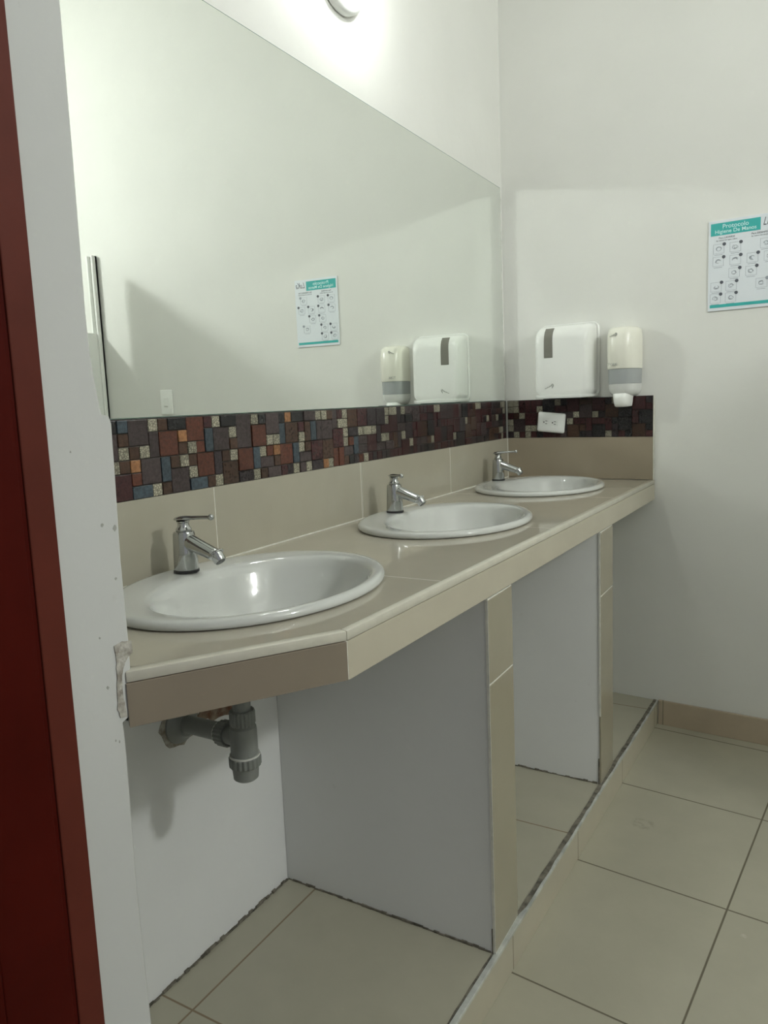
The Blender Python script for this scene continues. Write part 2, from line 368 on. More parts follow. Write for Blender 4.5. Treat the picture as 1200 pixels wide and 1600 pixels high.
inner = [outline[0], outline[1], outline[2], (end[0]-0.012, end[1]+0.012), (cor[0]-tw, cor[1]+0.006), (backc[0]-tw, backc[1]+0.001)]
b = B(); holed_slab(b, inner, holes, ZC-0.012, ZC); obj('tile_top', b, MAT['top'], t)
b = B(); inner2 = [inner[0], inner[1], inner[2], (end[0]-0.012, end[1]+0.011), (cor[0]-0.013, cor[1]+0.006), (backc[0]-0.013, backc[1]+0.001)]
holed_slab(b, inner2, holes, ZU+0.001, ZC-0.0125); obj('slab', b, MAT['wall'], t)
# bullnose-like pale strip along the top edge, and the face tiles
def strip(bm, p, q, th, z0, z1, bev=0.0):
    p, q = Vector(p), Vector(q); d = (q-p).normalized(); nrm = Vector((-d.y, d.x))
    prism(bm, [tuple(p), tuple(q), tuple(q+nrm*th), tuple(p+nrm*th)], z0, z1, bev)
b = B(); prism(b, [end, (end[0]-0.012, end[1]+0.012), (cor[0]-tw, cor[1]+0.006), cor], ZC-0.013, ZC+0.0006, bev=0.002)
prism(b, [cor, (cor[0]-tw, cor[1]+0.006), (backc[0]-tw, backc[1]+0.001), backc], ZC-0.013, ZC+0.0006, bev=0.002)
o = obj('edge_trim', b, MAT['bullnose'], t, smooth=30); o['label'] = 'pale worn strip along the front edge'
b = B(); strip(b, (end[0]+0.0003, end[1]-0.0005), (cor[0], cor[1]-0.0012), 0.010, ZU, ZC-0.0135, 0.0006); obj('face_tile', b, MAT['chamfer'], t)
b = B(); strip(b, (cor[0], cor[1]+0.0005), backc, 0.010, ZU, ZC-0.0135, 0.0006); obj('face_tile', b, MAT['edge'], t)
b = B(); box(b, cor[0]-0.005, cor[0]-0.0004, cor[1]-0.0016, cor[1]+0.001, ZU+0.001, ZC-0.013); obj('grout_line', b, MAT['groutl'], t)
# pale grout bead where the counter meets the wall
b = B(); box(b, 0.0085, 0.0112, -2.12, -0.01, ZC+0.0002, ZC+0.0025)
o = obj('wall_joint', b, MAT['groutl'], t)
# broken plaster blob where the counter meets the pier
b = B(); rnd = random.Random(4)
def blob(bm, c, r, rnd, sc=(1, 1, 1)):
    s = bmesh.ops.create_icosphere(bm, subdivisions=3, radius=1)
    for v_ in s['verts']:
        d = v_.co.normalized(); k = r*(0.75 + 0.3*math.sin(d.x*5+rnd.random()*0.5)*math.cos(d.y*6+d.z*4) + rnd.uniform(-.12, .12))
        v_.co = Vector(c) + Vector((d.x*k*sc[0], d.y*k*sc[1], d.z*k*sc[2]))
PP = [(-2.157, 0.906), (-2.146, 0.907), (-2.132, 0.905), (-2.133, 0.89), (-2.142, 0.885), (-2.148, 0.875), (-2.151, 0.865), (-2.151, 0.845), (-2.149, 0.831), (-2.148, 0.818), (-2.157, 0.819), (-2.16, 0.831), (-2.158, 0.852), (-2.157, 0.874), (-2.156, 0.889)]
PPr = []
for i in range(len(PP)):
    (ya, za), (yb_, zb_) = PP[i], PP[(i+1) % len(PP)]
    for k in range(3):
        PPr.append((ya+(yb_-ya)*k/3+rnd.uniform(-.0007, .0007), za+(zb_-za)*k/3+rnd.uniform(-.0007, .0007)))
va = [b.verts.new((0.3502, y, z)) for y, z in PPr]; vb = [b.verts.new((0.3512, y, z)) for y, z in PPr]
b.faces.new(va); b.faces.new(vb)
for i in range(len(va)): b.faces.new((va[i], va[(i+1) % len(va)], vb[(i+1) % len(va)], vb[i]))
tag(obj('plaster_patch', b, mat('rough_plaster', (0.50, 0.48, 0.43), 0.9, bump=1, bscale=150, col2=(0.24, 0.215, 0.18), nscale=90), smooth=60), 'crumbling grey plaster where the counter end meets the white pier', 'plaster')

# ------------------------------------------------------------------ splashback (beige tile) and mosaic borders
t = thing('splashback', 'plain beige tile splashback along the mirror wall, above the basins', 'splashback')
SJ = [-2.128, -1.613, -1.062, -0.521, -0.0095]
for a_, c_ in zip(SJ, SJ[1:]):
    b = B(); box(b, 0.001, 0.0085, a_+0.0008, c_-0.0008, ZC+0.0012, 1.018, bev=0.0008); obj('tile', b, mat_ := MAT['splash'], t)
b = B(); box(b, 0.0008, 0.0078, -2.127, -0.012, ZC+0.001, 1.0175); obj('grout', b, MAT['groutl'], t)
t = thing('splashback', 'plain beige tile splashback on the back wall, behind the farthest basin', 'splashback', (0, 0, 0), TH)
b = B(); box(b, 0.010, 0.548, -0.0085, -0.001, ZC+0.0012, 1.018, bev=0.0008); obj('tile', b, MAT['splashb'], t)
b = B(); box(b, 0.5485, 0.551, -0.009, -0.0008, ZC+0.001, 1.158); obj('grout', b, MAT['groutl'], t)
b = B(); box(b, 0.0086, 0.0115, -0.0095, -0.0015, ZC+0.001, 1.018); obj('corner_grout', b, MAT['groutl'], t)

def mosaic_material():
    M = bpy.data.materials.new('mosaic_glaze'); M.use_nodes = True; nt = M.node_tree; bs = nt.nodes['Principled BSDF']; L = nt.links.new; N = nt.nodes.new
    a = N('ShaderNodeAttribute'); a.attribute_name = 'tile_colour'
    g = N('ShaderNodeNewGeometry')
    n = N('ShaderNodeTexNoise'); n.inputs['Scale'].default_value = 150; n.inputs['Detail'].default_value = 5; n.inputs['Roughness'].default_value = .7; L(g.outputs['Position'], n.inputs['Vector'])
    mr = N('ShaderNodeMapRange'); mr.inputs['From Min'].default_value = .35; mr.inputs['From Max'].default_value = .65; mr.inputs['To Min'].default_value = .62; mr.inputs['To Max'].default_value = 1.3; L(n.outputs['Fac'], mr.inputs['Value'])
    # swirly relief of the cream tiles, through the attribute's alpha
    wv = N('ShaderNodeTexVoronoi'); wv.feature = 'DISTANCE_TO_EDGE'; wv.inputs['Scale'].default_value = 210; L(g.outputs['Position'], wv.inputs['Vector'])
    w2 = N('ShaderNodeMapRange'); w2.inputs['From Min'].default_value = .03; w2.inputs['From Max'].default_value = .22; w2.inputs['To Min'].default_value = .42; w2.inputs['To Max'].default_value = 1.15; L(wv.outputs['Distance'], w2.inputs['Value'])
    mf = N('ShaderNodeMix'); mf.data_type = 'FLOAT'; L(a.outputs['Alpha'], mf.inputs[0]); L(mr.outputs[0], mf.inputs[2]); L(w2.outputs[0], mf.inputs[3])
    vm = N('ShaderNodeVectorMath'); vm.operation = 'SCALE'; L(a.outputs['Color'], vm.inputs[0]); L(mf.outputs[0], vm.inputs['Scale'])
    L(vm.outputs[0], bs.inputs['Base Color']); bs.inputs['Roughness'].default_value = 0.2
    bp = N('ShaderNodeBump'); bp.inputs['Strength'].default_value = .35; bp.inputs['Distance'].default_value = .0008; L(mf.outputs[0], bp.inputs['Height']); L(bp.outputs['Normal'], bs.inputs['Normal'])
    return M
MOS = mosaic_material()
PAL = dict(R=(0.135, 0.045, 0.028), P=(0.085, 0.062, 0.062), W=(0.072, 0.025, 0.027), B=(0.068, 0.092, 0.112), O=(0.40, 0.19, 0.085), C=(0.40, 0.37, 0.28), N=(0.085, 0.045, 0.030), K=(0.030, 0.028, 0.030), D=(0.048, 0.036, 0.040))
# the irregular unit, read from the near end: (column, row from the top, width, height, colour)
UNIT = [(-1,0,1,1,'K'),(0,0,1,1,'B'),(1,0,2,2,'P'),(3,0,1,1,'C'),(4,0,1,1,'N'),(5,0,2,1,'K'),(7,0,2,2,'R'),(9,0,1,1,'W'),(10,0,1,1,'C'),(11,0,2,1,'K'),
        (-1,1,1,2,'P'),(0,1,1,1,'N'),(3,1,1,2,'P'),(4,1,2,2,'R'),(6,1,1,1,'O'),(9,1,1,2,'B'),(10,1,2,2,'P'),(12,1,1,1,'C'),
        (0,2,1,1,'C'),(1,2,1,1,'N'),(2,2,1,1,'C'),(6,2,1,1,'N'),(7,2,1,1,'C'),(8,2,1,1,'R'),(12,2,1,1,'N'),
        (-1,3,1,1,'C'),(0,3,1,1,'N'),(1,3,1,1,'O'),(2,3,2,2,'P'),(4,3,1,2,'B'),(5,3,1,1,'N'),(6,3,1,1,'C'),(7,3,1,1,'N'),(8,3,2,2,'R'),(10,3,1,2,'D'),(11,3,1,1,'N'),(12,3,1,1,'C'),
        (-1,4,2,2,'W'),(1,4,1,1,'R'),(5,4,2,2,'P'),(7,4,1,1,'C'),(11,4,2,2,'N'),
        (1,5,2,1,'B'),(3,5,1,1,'C'),(4,5,1,1,'N'),(7,5,2,1,'B'),(9,5,1,1,'N'),(10,5,1,1,'C'),
        (13,0,2,3,'P'),(15,0,1,1,'C'),(16,0,1,1,'K'),(17,0,2,2,'P'),(19,0,1,1,'K'),(20,0,1,1,'O'),(21,0,2,1,'K'),(23,0,2,1,'P'),(25,0,1,1,'C'),
        (15,1,2,2,'R'),(19,1,1,2,'B'),(20,1,2,2,'N'),(22,1,1,1,'W'),(23,1,1,2,'N'),(24,1,1,2,'B'),(25,1,1,2,'P'),
        (17,2,1,1,'C'),(18,2,1,1,'C'),(22,2,1,1,'C'),
        (13,3,2,2,'R'),(15,3,1,2,'B'),(16,3,1,1,'C'),(17,3,1,1,'R'),(18,3,1,1,'O'),(19,3,2,2,'R'),(21,3,1,2,'B'),(22,3,1,1,'C'),(23,3,1,1,'N'),(24,3,2,2,'W'),
        (13,5,2,1,'D'),(15,5,1,1,'C'),(16,5,1,1,'N'),(16,4,2,1,'P'),(18,4,1,1,'N'),(17,5,2,1,'P'),(22,4,2,1,'P'),(19,5,1,1,'W'),(20,5,1,1,'D'),(21,5,1,1,'C'),(22,5,1,1,'P'),(23,5,1,1,'C'),(24,5,2,1,'D')]
def mosaic_tiles(ncol, first, dark_from, seed):
    """list of (c, r, w, h, colour key) filling ncol x 6 units; the drawn unit first, shuffled sheets after it"""
    rn = random.Random(seed); occ = {}; out = []
    def put(c, r, w_, h_, k):
        if any((c+i, r+j) in occ for i in range(w_) for j in range(h_)) or c < 0 or c+w_ > ncol or r+h_ > 6: return
        for i in range(w_):
            for j in range(h_): occ[(c+i, r+j)] = 1
        out.append((c, r, w_, h_, k))
    if first:
        for (c, r, w_, h_, k) in UNIT: put(c+1, r, w_, h_, k)
    for c in range(ncol):
        for r in range(6):
            if (c, r) in occ: continue
            dark = c >= dark_from
            q = rn.random()
            if q < (.20 if dark else .24): put(c, r, 1, 1, 'C')
            elif q < .28 and not dark: put(c, r, 1, 1, 'O')
            else:
                w_, h_ = rn.choice([(2, 2), (2, 2), (2, 2), (1, 2), (2, 1), (1, 1)])
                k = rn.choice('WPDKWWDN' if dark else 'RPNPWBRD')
                if k == 'B': w_, h_ = 1, 2
                put(c, r, w_, h_, k)
                if (c, r) not in occ: put(c, r, 1, 1, rn.choice('WKD' if dark else 'NKRC'))
    return out
def build_mosaic(name, tiles, parent, place, du, dv, v0, seed, dark_from):
    rn = random.Random(seed); bm = B(); lay = bm.loops.layers.float_color.new('tile_colour')
    for (c, r, w_, h_, k) in tiles:
        g = 0.0009
        u0, u1 = c*du+g, (c+w_)*du-g; z1, z0 = v0-r*dv-g, v0-(r+h_)*dv+g
        h = 0.0065 + rn.choice([0, 0, .0008, .0016, .0022])
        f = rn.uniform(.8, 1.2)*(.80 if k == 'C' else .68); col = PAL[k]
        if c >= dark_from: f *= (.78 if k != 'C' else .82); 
        before = set(bm.faces)
        place(bm, u0, u1, z0, z1, h)
        for fc in set(bm.faces)-before:
            for lp in fc.loops: lp[lay] = (col[0]*f, col[1]*f, col[2]*f, 1.0 if k == 'C' else 0.0)
    return obj(name, bm, MOS, parent)
DU = 0.02322
t = thing('mosaic_border', 'brown, blue, orange and cream mosaic tile band under the large mirror', 'mosaic border')
NL = 91
def placeL(bm, u0, u1, z0, z1, h): box(bm, 0.0012, h+0.001, max(-2.1275, -2.139+u0), -2.139+u1, z0, z1, bev=0.0007, seg=1)
# the unit starts where the wall first shows past the pier (y = -1.845)
tl = mosaic_tiles(NL, False, 99, 5)
shift = 12
base = [x for x in mosaic_tiles(NL-shift, True, 36, 8)]
tl = [x for x in mosaic_tiles(shift, False, 99, 3)] + [(c+shift, r, w_, h_, k) for (c, r, w_, h_, k) in base]
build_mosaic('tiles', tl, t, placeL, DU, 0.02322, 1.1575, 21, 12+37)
b = B(); box(b, 0.0008, 0.0052, -2.128, -0.010, 1.0185, 1.158); obj('grout', b, MAT['grout'], t)
t = thing('mosaic_border', 'dark wine red and cream mosaic tile band on the back wall', 'mosaic border', (0, 0, 0), TH)
NB = 23
def placeB(bm, u0, u1, z0, z1, h): box(bm, 0.0115+u0, 0.0115+u1, -h-0.001, -0.0012, z0, z1, bev=0.0007, seg=1)
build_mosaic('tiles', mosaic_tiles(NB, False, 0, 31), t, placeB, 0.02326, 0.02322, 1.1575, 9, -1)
b = B(); box(b, 0.010, 0.5482, -0.0052, -0.0008, 1.0185, 1.158); obj('grout', b, MAT['grout'], t)

# ------------------------------------------------------------------ mirror
t = thing('wall_mirror', 'large frameless mirror covering the wall above the three basins', 'mirror')
ZM0, ZM1 = 1.1595, 1.9235
b = B(); box(b, 0.0012, 0.0060, -2.146, -0.030, ZM0, ZM1+0.010); 
for v_ in b.verts:
    if v_.co.z > 1.5: v_.co.z = ZM1 - 0.009*(v_.co.y)*-1*-1 if False else ZM1 + 0.009*(-v_.co.y)
obj('glass', b, MAT['glassedge'], t)
b = B(); f = [b.verts.new(p) for p in ((0.0063, -2.146, ZM0+0.0012), (0.0063, -0.0312, ZM0+0.0012), (0.0063, -0.0312, ZM1-0.0012), (0.0063, -2.146, ZM1+0.0178))]; fc = b.faces.new(f)
r_ = bmesh.ops.extrude_face_region(b, geom=[fc]); bmesh.ops.translate(b, verts=[x for x in r_['geom'] if isinstance(x, bmesh.types.BMVert)], vec=(-0.0002, 0, 0))
obj('silvering', b, MAT['mirror'], t)
b = B(); rn = random.Random(2); P = []
for i in range(60):
    z = ZM0 + 0.002 + (ZM1-ZM0-0.004)*i/59; P.append((0.0035, -0.0265 + rn.uniform(-.0012, .0012), z))
tube(b, P, [0.0026*rn.uniform(.5, 1.25) for _ in P], 8)
o = obj('silicone_bead', b, MAT['silicone'], t, smooth=60); o['label'] = 'shiny clear sealant bead down the far edge'

# ------------------------------------------------------------------ basins
def make_basin(label):
    t = thing('washbasin', label, 'washbasin', (0, 0, ZC), 0, 'oval basins set in the counter')
    n = 72
    def ell(cx, ax, ay, z, flat=0.0):
        return [(cx + ax*math.cos(2*math.pi*k/n), ay*math.sin(2*math.pi*k/n), z) for k in range(n)]
    rings = [ell(0, AX-0.004, AY-0.004, 0.0008), ell(0, AX, AY, 0.003), ell(0, AX+0.0005, AY+0.0005, 0.007), ell(0, AX-0.0015, AY-0.0015, 0.0115), ell(0, AX-0.006, AY-0.006, 0.0145), ell(0, AX-0.013, AY-0.013, 0.0150)]
    # the bowl opening sits towards the front; the tap ledge stays behind it
    rings += [ell(0.024, 0.164, 0.216, 0.0142), ell(0.027, 0.158, 0.211, 0.0120), ell(0.029, 0.153, 0.206, 0.006), ell(0.030, 0.148, 0.200, -0.006), ell(0.030, 0.139, 0.187, -0.032),
              ell(0.027, 0.124, 0.165, -0.062), ell(0.021, 0.102, 0.134, -0.088), ell(0.014, 0.073, 0.094, -0.106), ell(0.008, 0.044, 0.052, -0.1155), ell(0.005, 0.024, 0.024, -0.1190)]
    under = [ell(0.005, 0.024, 0.024, -0.128), ell(0.008, 0.050, 0.060, -0.1255), ell(0.014, 0.080, 0.102, -0.117), ell(0.021, 0.111, 0.143, -0.098), ell(0.027, 0.134, 0.176, -0.070), ell(0.028, 0.147, 0.197, -0.036),
             ell(0.020, 0.155, 0.207, -0.008), ell(0.010, 0.165, 0.220, 0.0002)]
    b = B(); R = [[b.verts.new(p) for p in r] for r in rings+under]
    seq = R + [R[0]]
    for a, c in zip(seq, seq[1:]):
        for i in range(n): b.faces.new((a[i], a[(i+1) % n], c[(i+1) % n], c[i]))
    obj('bowl', b, MAT['ceramic'], t, smooth=60)
    b = B(); lathe(b, (0.005, 0, -0.1205), (0, 0, 1), [(0, 0.0235), (0.0028, 0.0235), (0.0034, 0.021), (0.0022, 0.014), (0.0018, 0.001)], 28); obj('drain', b, MAT['chrome'], t, smooth=30)
    return t
def copy_thing(root, loc, label, rz=None):
    r = root.copy(); C.objects.link(r); r.location = loc; r['label'] = label
    if rz is not None: r.rotation_euler = (0, 0, rz)
    for ch in list(root.children):
        c = ch.copy(); C.objects.link(c); c.parent = r
        for g in ch.children: d = g.copy(); C.objects.link(d); d.parent = c
    return r
bl = ['oval white ceramic washbasin nearest the red door, largest in view', 'oval white ceramic washbasin in the middle of the counter', 'oval white ceramic washbasin nearest the back wall, under the paper towel dispenser']
basin = make_basin(bl[0]); basin.location = (BAS[0][0], BAS[0][1], ZC)
for i in (1, 2): copy_thing(basin, (BAS[i][0], BAS[i][1], ZC), bl[i])

# ------------------------------------------------------------------ taps
def make_tap(label, lever_rz):
    t = thing('basin_tap', label, 'tap', (0, 0, 0), 0, 'chrome taps on the basins')
    b = B(); lathe(b, (0, 0, 0.0), (0, 0, 1), [(0, 0.0215), (0.0005, 0.0225), (0.004, 0.0225), (0.0045, 0.0215)], 36); obj('base_ring', b, MAT['rubber'], t, smooth=30)
    b = B()
    lathe(b, (0, 0, 0.0045), (0, 0, 1), [(0, 0.0208), (0.002, 0.0215), (0.03, 0.0208), (0.052, 0.0198), (0.064, 0.0192), (0.068, 0.0178), (0.0695, 0.0140)], 40)
    obj('body', b, MAT['chrome'], t, smooth=35)
    b = B(); d = Vector((0.93, 0, -0.30)).normalized(); s0 = Vector((0.0, 0, 0.058))
    u = Vector((0, 1, 0)); v_ = d.cross(u)
    rings = []
    for k, (s, ry, rz_) in enumerate([(0.004, .0150, .0150), (0.020, .0148, .0145), (0.045, .0138, .0125), (0.068, .0132, .0112), (0.078, .0130, .0108), (0.080, .0122, .0100)]):
        c = s0 + d*s
        rings.append([c + u*ry*math.cos(2*math.pi*q/28) + v_*rz_*math.sin(2*math.pi*q/28) for q in range(28)])
    loft(b, rings); obj('spout', b, MAT['chrome'], t, smooth=35)
    b = B(); d2 = Vector((0.62, 0, -0.78)).normalized(); a0 = s0 + d*0.0745 + Vector((0, 0, 0.003))
    lathe(b, a0, d2, [(0, 0.0135), (0.0015, 0.0150), (0.003, 0.0150), (0.0032, 0.0115), (0.017, 0.0108), (0.0185, 0.0098)], 28); nz = obj('nozzle', b, MAT['chrome'], t, smooth=35)
    b = B(); lathe(b, a0 + d2*0.0186, d2, [(0, 0.0088), (0.0006, 0.0085)], 24); obj('aerator', b, MAT['aerator'], nz)
    b = B(); lathe(b, (0, 0, 0.0742), (0, 0, 1), [(0, 0.0135), (0.003, 0.0142), (0.006, 0.0118), (0.008, 0.0105), (0.014, 0.0100), (0.016, 0.0118), (0.0175, 0.0118)], 32); 
    obj('cartridge_collar', b, MAT['chrome'], t, smooth=35)
    b = B(); R = Matrix.Rotation(lever_rz, 3, 'Z')
    secs = [(-0.016, .0075, .0918, .0965), (-0.010, .0125, .0915, .0995), (0.000, .0138, .0917, .1010), (0.012, .0105, .0925, .1012), (0.022, .0062, .0940, .1012), (0.042, .0045, .0955, .1022), (0.060, .0042, .0965, .1030)]
    rings = []
    for x, hw, za, zb in secs:
        zc_, hz = (za+zb)/2, (zb-za)/2
        rings.append([R @ Vector((x, hw*math.cos(2*math.pi*q/20), zc_ + hz*math.sin(2*math.pi*q/20))) for q in range(20)])
    loft(b, rings); lv = obj('lever', b, MAT['chrome'], t, smooth=50)
    b = B(); lathe(b, R @ Vector((0.0603, 0, 0.0998)), R @ Vector((1, 0, .05)), [(0, .0038), (.001, .0050), (.004, .0056), (.007, .0048), (.0085, .002)], 20); obj('lever_tip', b, MAT['chrome'], lv, smooth=50)
    return t
TAPS = [((0.071, -1.763), 0.05, 'chrome tap on the nearest basin, its lever pointing over the bowl'),
        ((0.084, -1.027), -0.75, 'chrome tap on the middle basin, its short lever turned aside'),
        ((0.069, -0.262), 0.12, 'chrome tap on the farthest basin, beside the room corner')]
for (x, y), lr, lab in TAPS:
    tp = make_tap(lab, lr); tp.location = (x, y, ZC+0.0150)

# ------------------------------------------------------------------ waste trap under the nearest basin
t = thing('waste_trap', 'grey plastic bottle trap hanging under the nearest basin', 'pipe', (0.200, -1.787, 0.535))
b = B(); lathe(b, (0, 0, 0.122), (0, 0, 1), [(0, 0.0155), (0.082, 0.0155)], 28); obj('tail_pipe', b, MAT['pvc'], t, smooth=35)
def nut(bm, o_, ax, h, r, ribs=20):
    d = Vector(ax).normalized(); u, v_ = frame_of(d); rings = []
    for s in (0, .12, .88, 1):
        k = .93 if s in (0, 1) else 1
        rings.append([Vector(o_) + d*h*s + (u*math.cos(2*math.pi*i/(ribs*4)) + v_*math.sin(2*math.pi*i/(ribs*4)))*r*k*(1 if (i % 4) < 2 else .95) for i in range(ribs*4)])
    loft(bm, rings)
b = B(); nut(b, (0, 0, 0.098), (0, 0, 1), 0.026, 0.0222); obj('upper_nut', b, MAT['pvcd'], t)
b = B(); lathe(b, (0, 0, 0.040), (0, 0, 1), [(0, 0.0235), (0.048, 0.0235), (0.054, 0.0225), (0.058, 0.0180), (0.064, 0.0165)], 32); obj('body', b, MAT['pvc'], t, smooth=35)
b = B(); lathe(b, (0, 0, 0.0425), (0, 0, 1), [(0, 0.0262), (0.0028, 0.0262)], 36); o = obj('gasket', b, MAT['gasket'], t, smooth=35); o['label'] = 'thin white gasket ring'
b = B(); nut(b, (0, 0, 0.024), (0, 0, 1), 0.019, 0.0278); obj('lower_nut', b, MAT['pvcd'], t)
b = B(); lathe(b, (0, 0, -0.0), (0, 0, 1), [(0, 0.018), (0.003, 0.0215), (0.028, 0.0235)], 32); obj('cup', b, MAT['pvc'], t, smooth=35)
wallp = Vector((-0.199, 0.047, 0.045)); outp = Vector((0, 0, 0.074)); dd = (wallp-outp).normalized(); Ls = (wallp-outp).length
b = B(); lathe(b, outp + dd*0.016, dd, [(0, 0.0175), (0.045, 0.0175), (0.05, 0.0165), (Ls-0.016, 0.0165)], 28); obj('side_pipe', b, MAT['pvc'], t, smooth=35)
b = B(); nut(b, outp + dd*0.040, dd, 0.026, 0.0232); obj('side_nut', b, MAT['pvcd'], t)
b = B(); lathe(b, outp + dd*0.0665, dd, [(0, 0.0205), (0.0022, 0.0205)], 28); obj('side_gasket', b, MAT['gasket'], t)
b = B(); lathe(b, wallp + Vector((0.0, 0, 0)), (1, 0, 0), [(0, 0.040), (0.004, 0.039), (0.010, 0.031), (0.016, 0.024), (0.022, 0.022)], 36); obj('wall_flange', b, MAT['pvc'], t, smooth=35)
b = B(); rnd = random.Random(7)
P = []
for k in range(26):
    a = 2*math.pi*k/26; r = 0.050*(1+rnd.uniform(-.07, .09)); P.append((-1.742+r*math.cos(a), 0.582+r*math.sin(a)*0.9))
def yz_patch(bm, pts, x0, x1):
    a = [bm.verts.new((x0, y, z)) for y, z in pts]; c = [bm.verts.new((x1, y, z)) for y, z in pts]; n = len(pts)
    bm.faces.new(a); bm.faces.new(c)
    for i in range(n): bm.faces.new((a[i], a[(i+1) % n], c[(i+1) % n], c[i]))
yz_patch(b, P, 0.0004, 0.0016); tag(obj('plaster_ring', b, mat('flange_mortar', (0.42, 0.40, 0.35), 0.95, bump=1, bscale=120, col2=(0.2, 0.17, 0.13), nscale=60)), 'ragged ring of stained mortar around the drain pipe at the wall', 'mortar')
P = []
for k in range(30):
    a = 2*math.pi*k/30; P.append((-1.615+0.078*(1+rnd.uniform(-.12, .12))*math.cos(a), 0.582+0.030*(1+rnd.uniform(-.3, .3))*math.sin(a)))
b = B(); yz_patch(b, P, 0.0004, 0.0030); tag(obj('broken_plaster', b, MAT['brick']), 'brown broken plaster with brick showing, under the counter behind the trap', 'plaster')

# ------------------------------------------------------------------ towel dispenser
DX = 0.256
x_, y_ = bw(DX); t = thing('paper_towel_dispenser', 'wide white paper towel dispenser on the back wall, with grey level window', 'dispenser', (x_, y_, 1.165), TH)
b = B(); loft(b, [rrect(-.106, .108, -.004, .256, .022, y) for y in (-.001, -.012)] + [rrect(-.104, .106, -.002, .254, .021, -.014)]); obj('back_plate', b, MAT['abs'], t, smooth=35)
b = B(); loft(b, [rrect(-.098, .100, .002, .249, .020, y) for y in (-.0142, -.0185)]); obj('seam', b, MAT['seam'], t, smooth=35)
SEC = [(-.0187, -.101, .102, .000, .251, .021), (-.035, -.101, .101, .000, .250, .022), (-.060, -.100, .101, -.001, .247, .024), (-.080, -.097, .097, -.001, .238, .027), (-.093, -.093, .092, .0, .225, .027), (-.099, -.087, .086, .002, .212, .026), (-.1015, -.077, .076, .008, .198, .024)]
b = B(); loft(b, [rrect(x0, x1, z0+.004, z1, r, y, 7) for (y, x0, x1, z0, z1, r) in SEC]); cv = obj('front_cover', b, MAT['abs'], t, smooth=50)
b = B(); loft(b, [rrect(x0-.0005, x1+.0005, z0-.004+.0, z0+.0075, .0034, y, 4) for (y, x0, x1, z0, z1, r) in [(-.0152, -.104, .106, 0, 0, 0), (-.06, -.102, .102, 0, 0, 0), (-.086, -.098, .097, 0, 0, 0), (-.100, -.090, .088, 0, 0, 0), (-.104, -.080, .078, 0, 0, 0)]]); obj('bottom_lip', b, mat('lip_plastic', (0.66, 0.67, 0.64), 0.25), t, smooth=50)
b = B(); box(b, -.070, .070, -.085, -.02, -.0075, -.0045); obj('paper_slot', b, mat('slot_shadow_plastic', (0.06, 0.06, 0.058), 0.5), t)
# level window wraps over the shoulder of the cover
prof = [(y, z1) for (y, x0, x1, z0, z1, r) in SEC[3:]] + [(-.1025, .185), (-.1028, .160), (-.1030, .138)]
b = B(); A = []
for (y, z) in prof: A.append((y-.0006, z+.0006))
for xa in (-.066, -.032):
    pass
L1 = [b.verts.new((-.058, y, z)) for y, z in A]; L2 = [b.verts.new((-.027, y, z)) for y, z in A]
L3 = [b.verts.new((-.058, y+.004, z-.004)) for y, z in A]; L4 = [b.verts.new((-.027, y+.004, z-.004)) for y, z in A]
for i in range(len(A)-1):
    b.faces.new((L1[i], L2[i], L2[i+1], L1[i+1])); b.faces.new((L3[i], L4[i], L4[i+1], L3[i+1])); b.faces.new((L1[i], L1[i+1], L3[i+1], L3[i])); b.faces.new((L2[i], L2[i+1], L4[i+1], L4[i]))
b.faces.new((L1[0], L2[0], L4[0], L3[0])); b.faces.new((L1[-1], L2[-1], L4[-1], L3[-1]))
o = obj('level_window', b, MAT['window'], t, smooth=40); o['label'] = 'smoky grey window'
def fern(bm, cx, cz, s, y):
    for k, (dx, dz, L, wd, an) in enumerate([(-.55, -.30, .34, .12, 15), (-.25, -.16, .40, .15, 25), (.08, -.02, .46, .17, 35), (.38, .18, .50, .20, 50), (.48, -.12, .36, .16, 75), (.60, .10, .42, .17, 80)]):
        a = math.radians(an); n = 12; va = []; vb = []
        for i in range(n):
            t_ = 2*math.pi*i/n; px_, pz_ = L/2*math.cos(t_), wd/2*math.sin(t_)
            x = cx + s*(dx + px_*math.cos(a) - pz_*math.sin(a)); z = cz + s*(dz + px_*math.sin(a) + pz_*math.cos(a))
            va.append(bm.verts.new((x, y-k*.00002, z))); vb.append(bm.verts.new((x, y+.0012, z)))
        bm.faces.new(va); bm.faces.new(vb[::-1])
        for i in range(n): bm.faces.new((va[i], va[(i+1) % n], vb[(i+1) % n], vb[i]))
b = B(); fern(b, -.040, .038, .024, -.1021); obj('leaf_emblem', b, MAT['logo'], t)

# ------------------------------------------------------------------ soap dispenser
x_, y_ = bw(0.455); t = thing('soap_dispenser', 'narrow cream soap dispenser with grey tank on the back wall', 'dispenser', (x_, y_, 1.123), TH)
def dsec(zz, hw, dep, y0=-.001, n=12, k=2.6):
    pts = [(hw, y0, zz)]
    for i in range(n+1):
        a = math.pi*i/n; c, s = math.cos(a), math.sin(a)
        pts.append((hw*math.copysign(abs(c)**(2/k), c), y0 - dep*abs(s)**(2/k), zz))
    pts.append((-hw, y0, zz)); return pts
b = B(); loft(b, [dsec(z, hw, d) for z, hw, d in [(.128, .0535, .092), (.132, .0540, .094), (.200, .0540, .096), (.240, .0535, .092), (.256, .0515, .084), (.264, .046, .072), (.268, .036, .055)]]); obj('cover', b, MAT['cream'], t, smooth=50)
b = B(); loft(b, [dsec(z, hw, d) for z, hw, d in [(.078, .0515, .088), (.1275, .0520, .090)]]); o = obj('tank_window', b, MAT['tank'], t, smooth=50); o['label'] = 'grey see-through tank window'
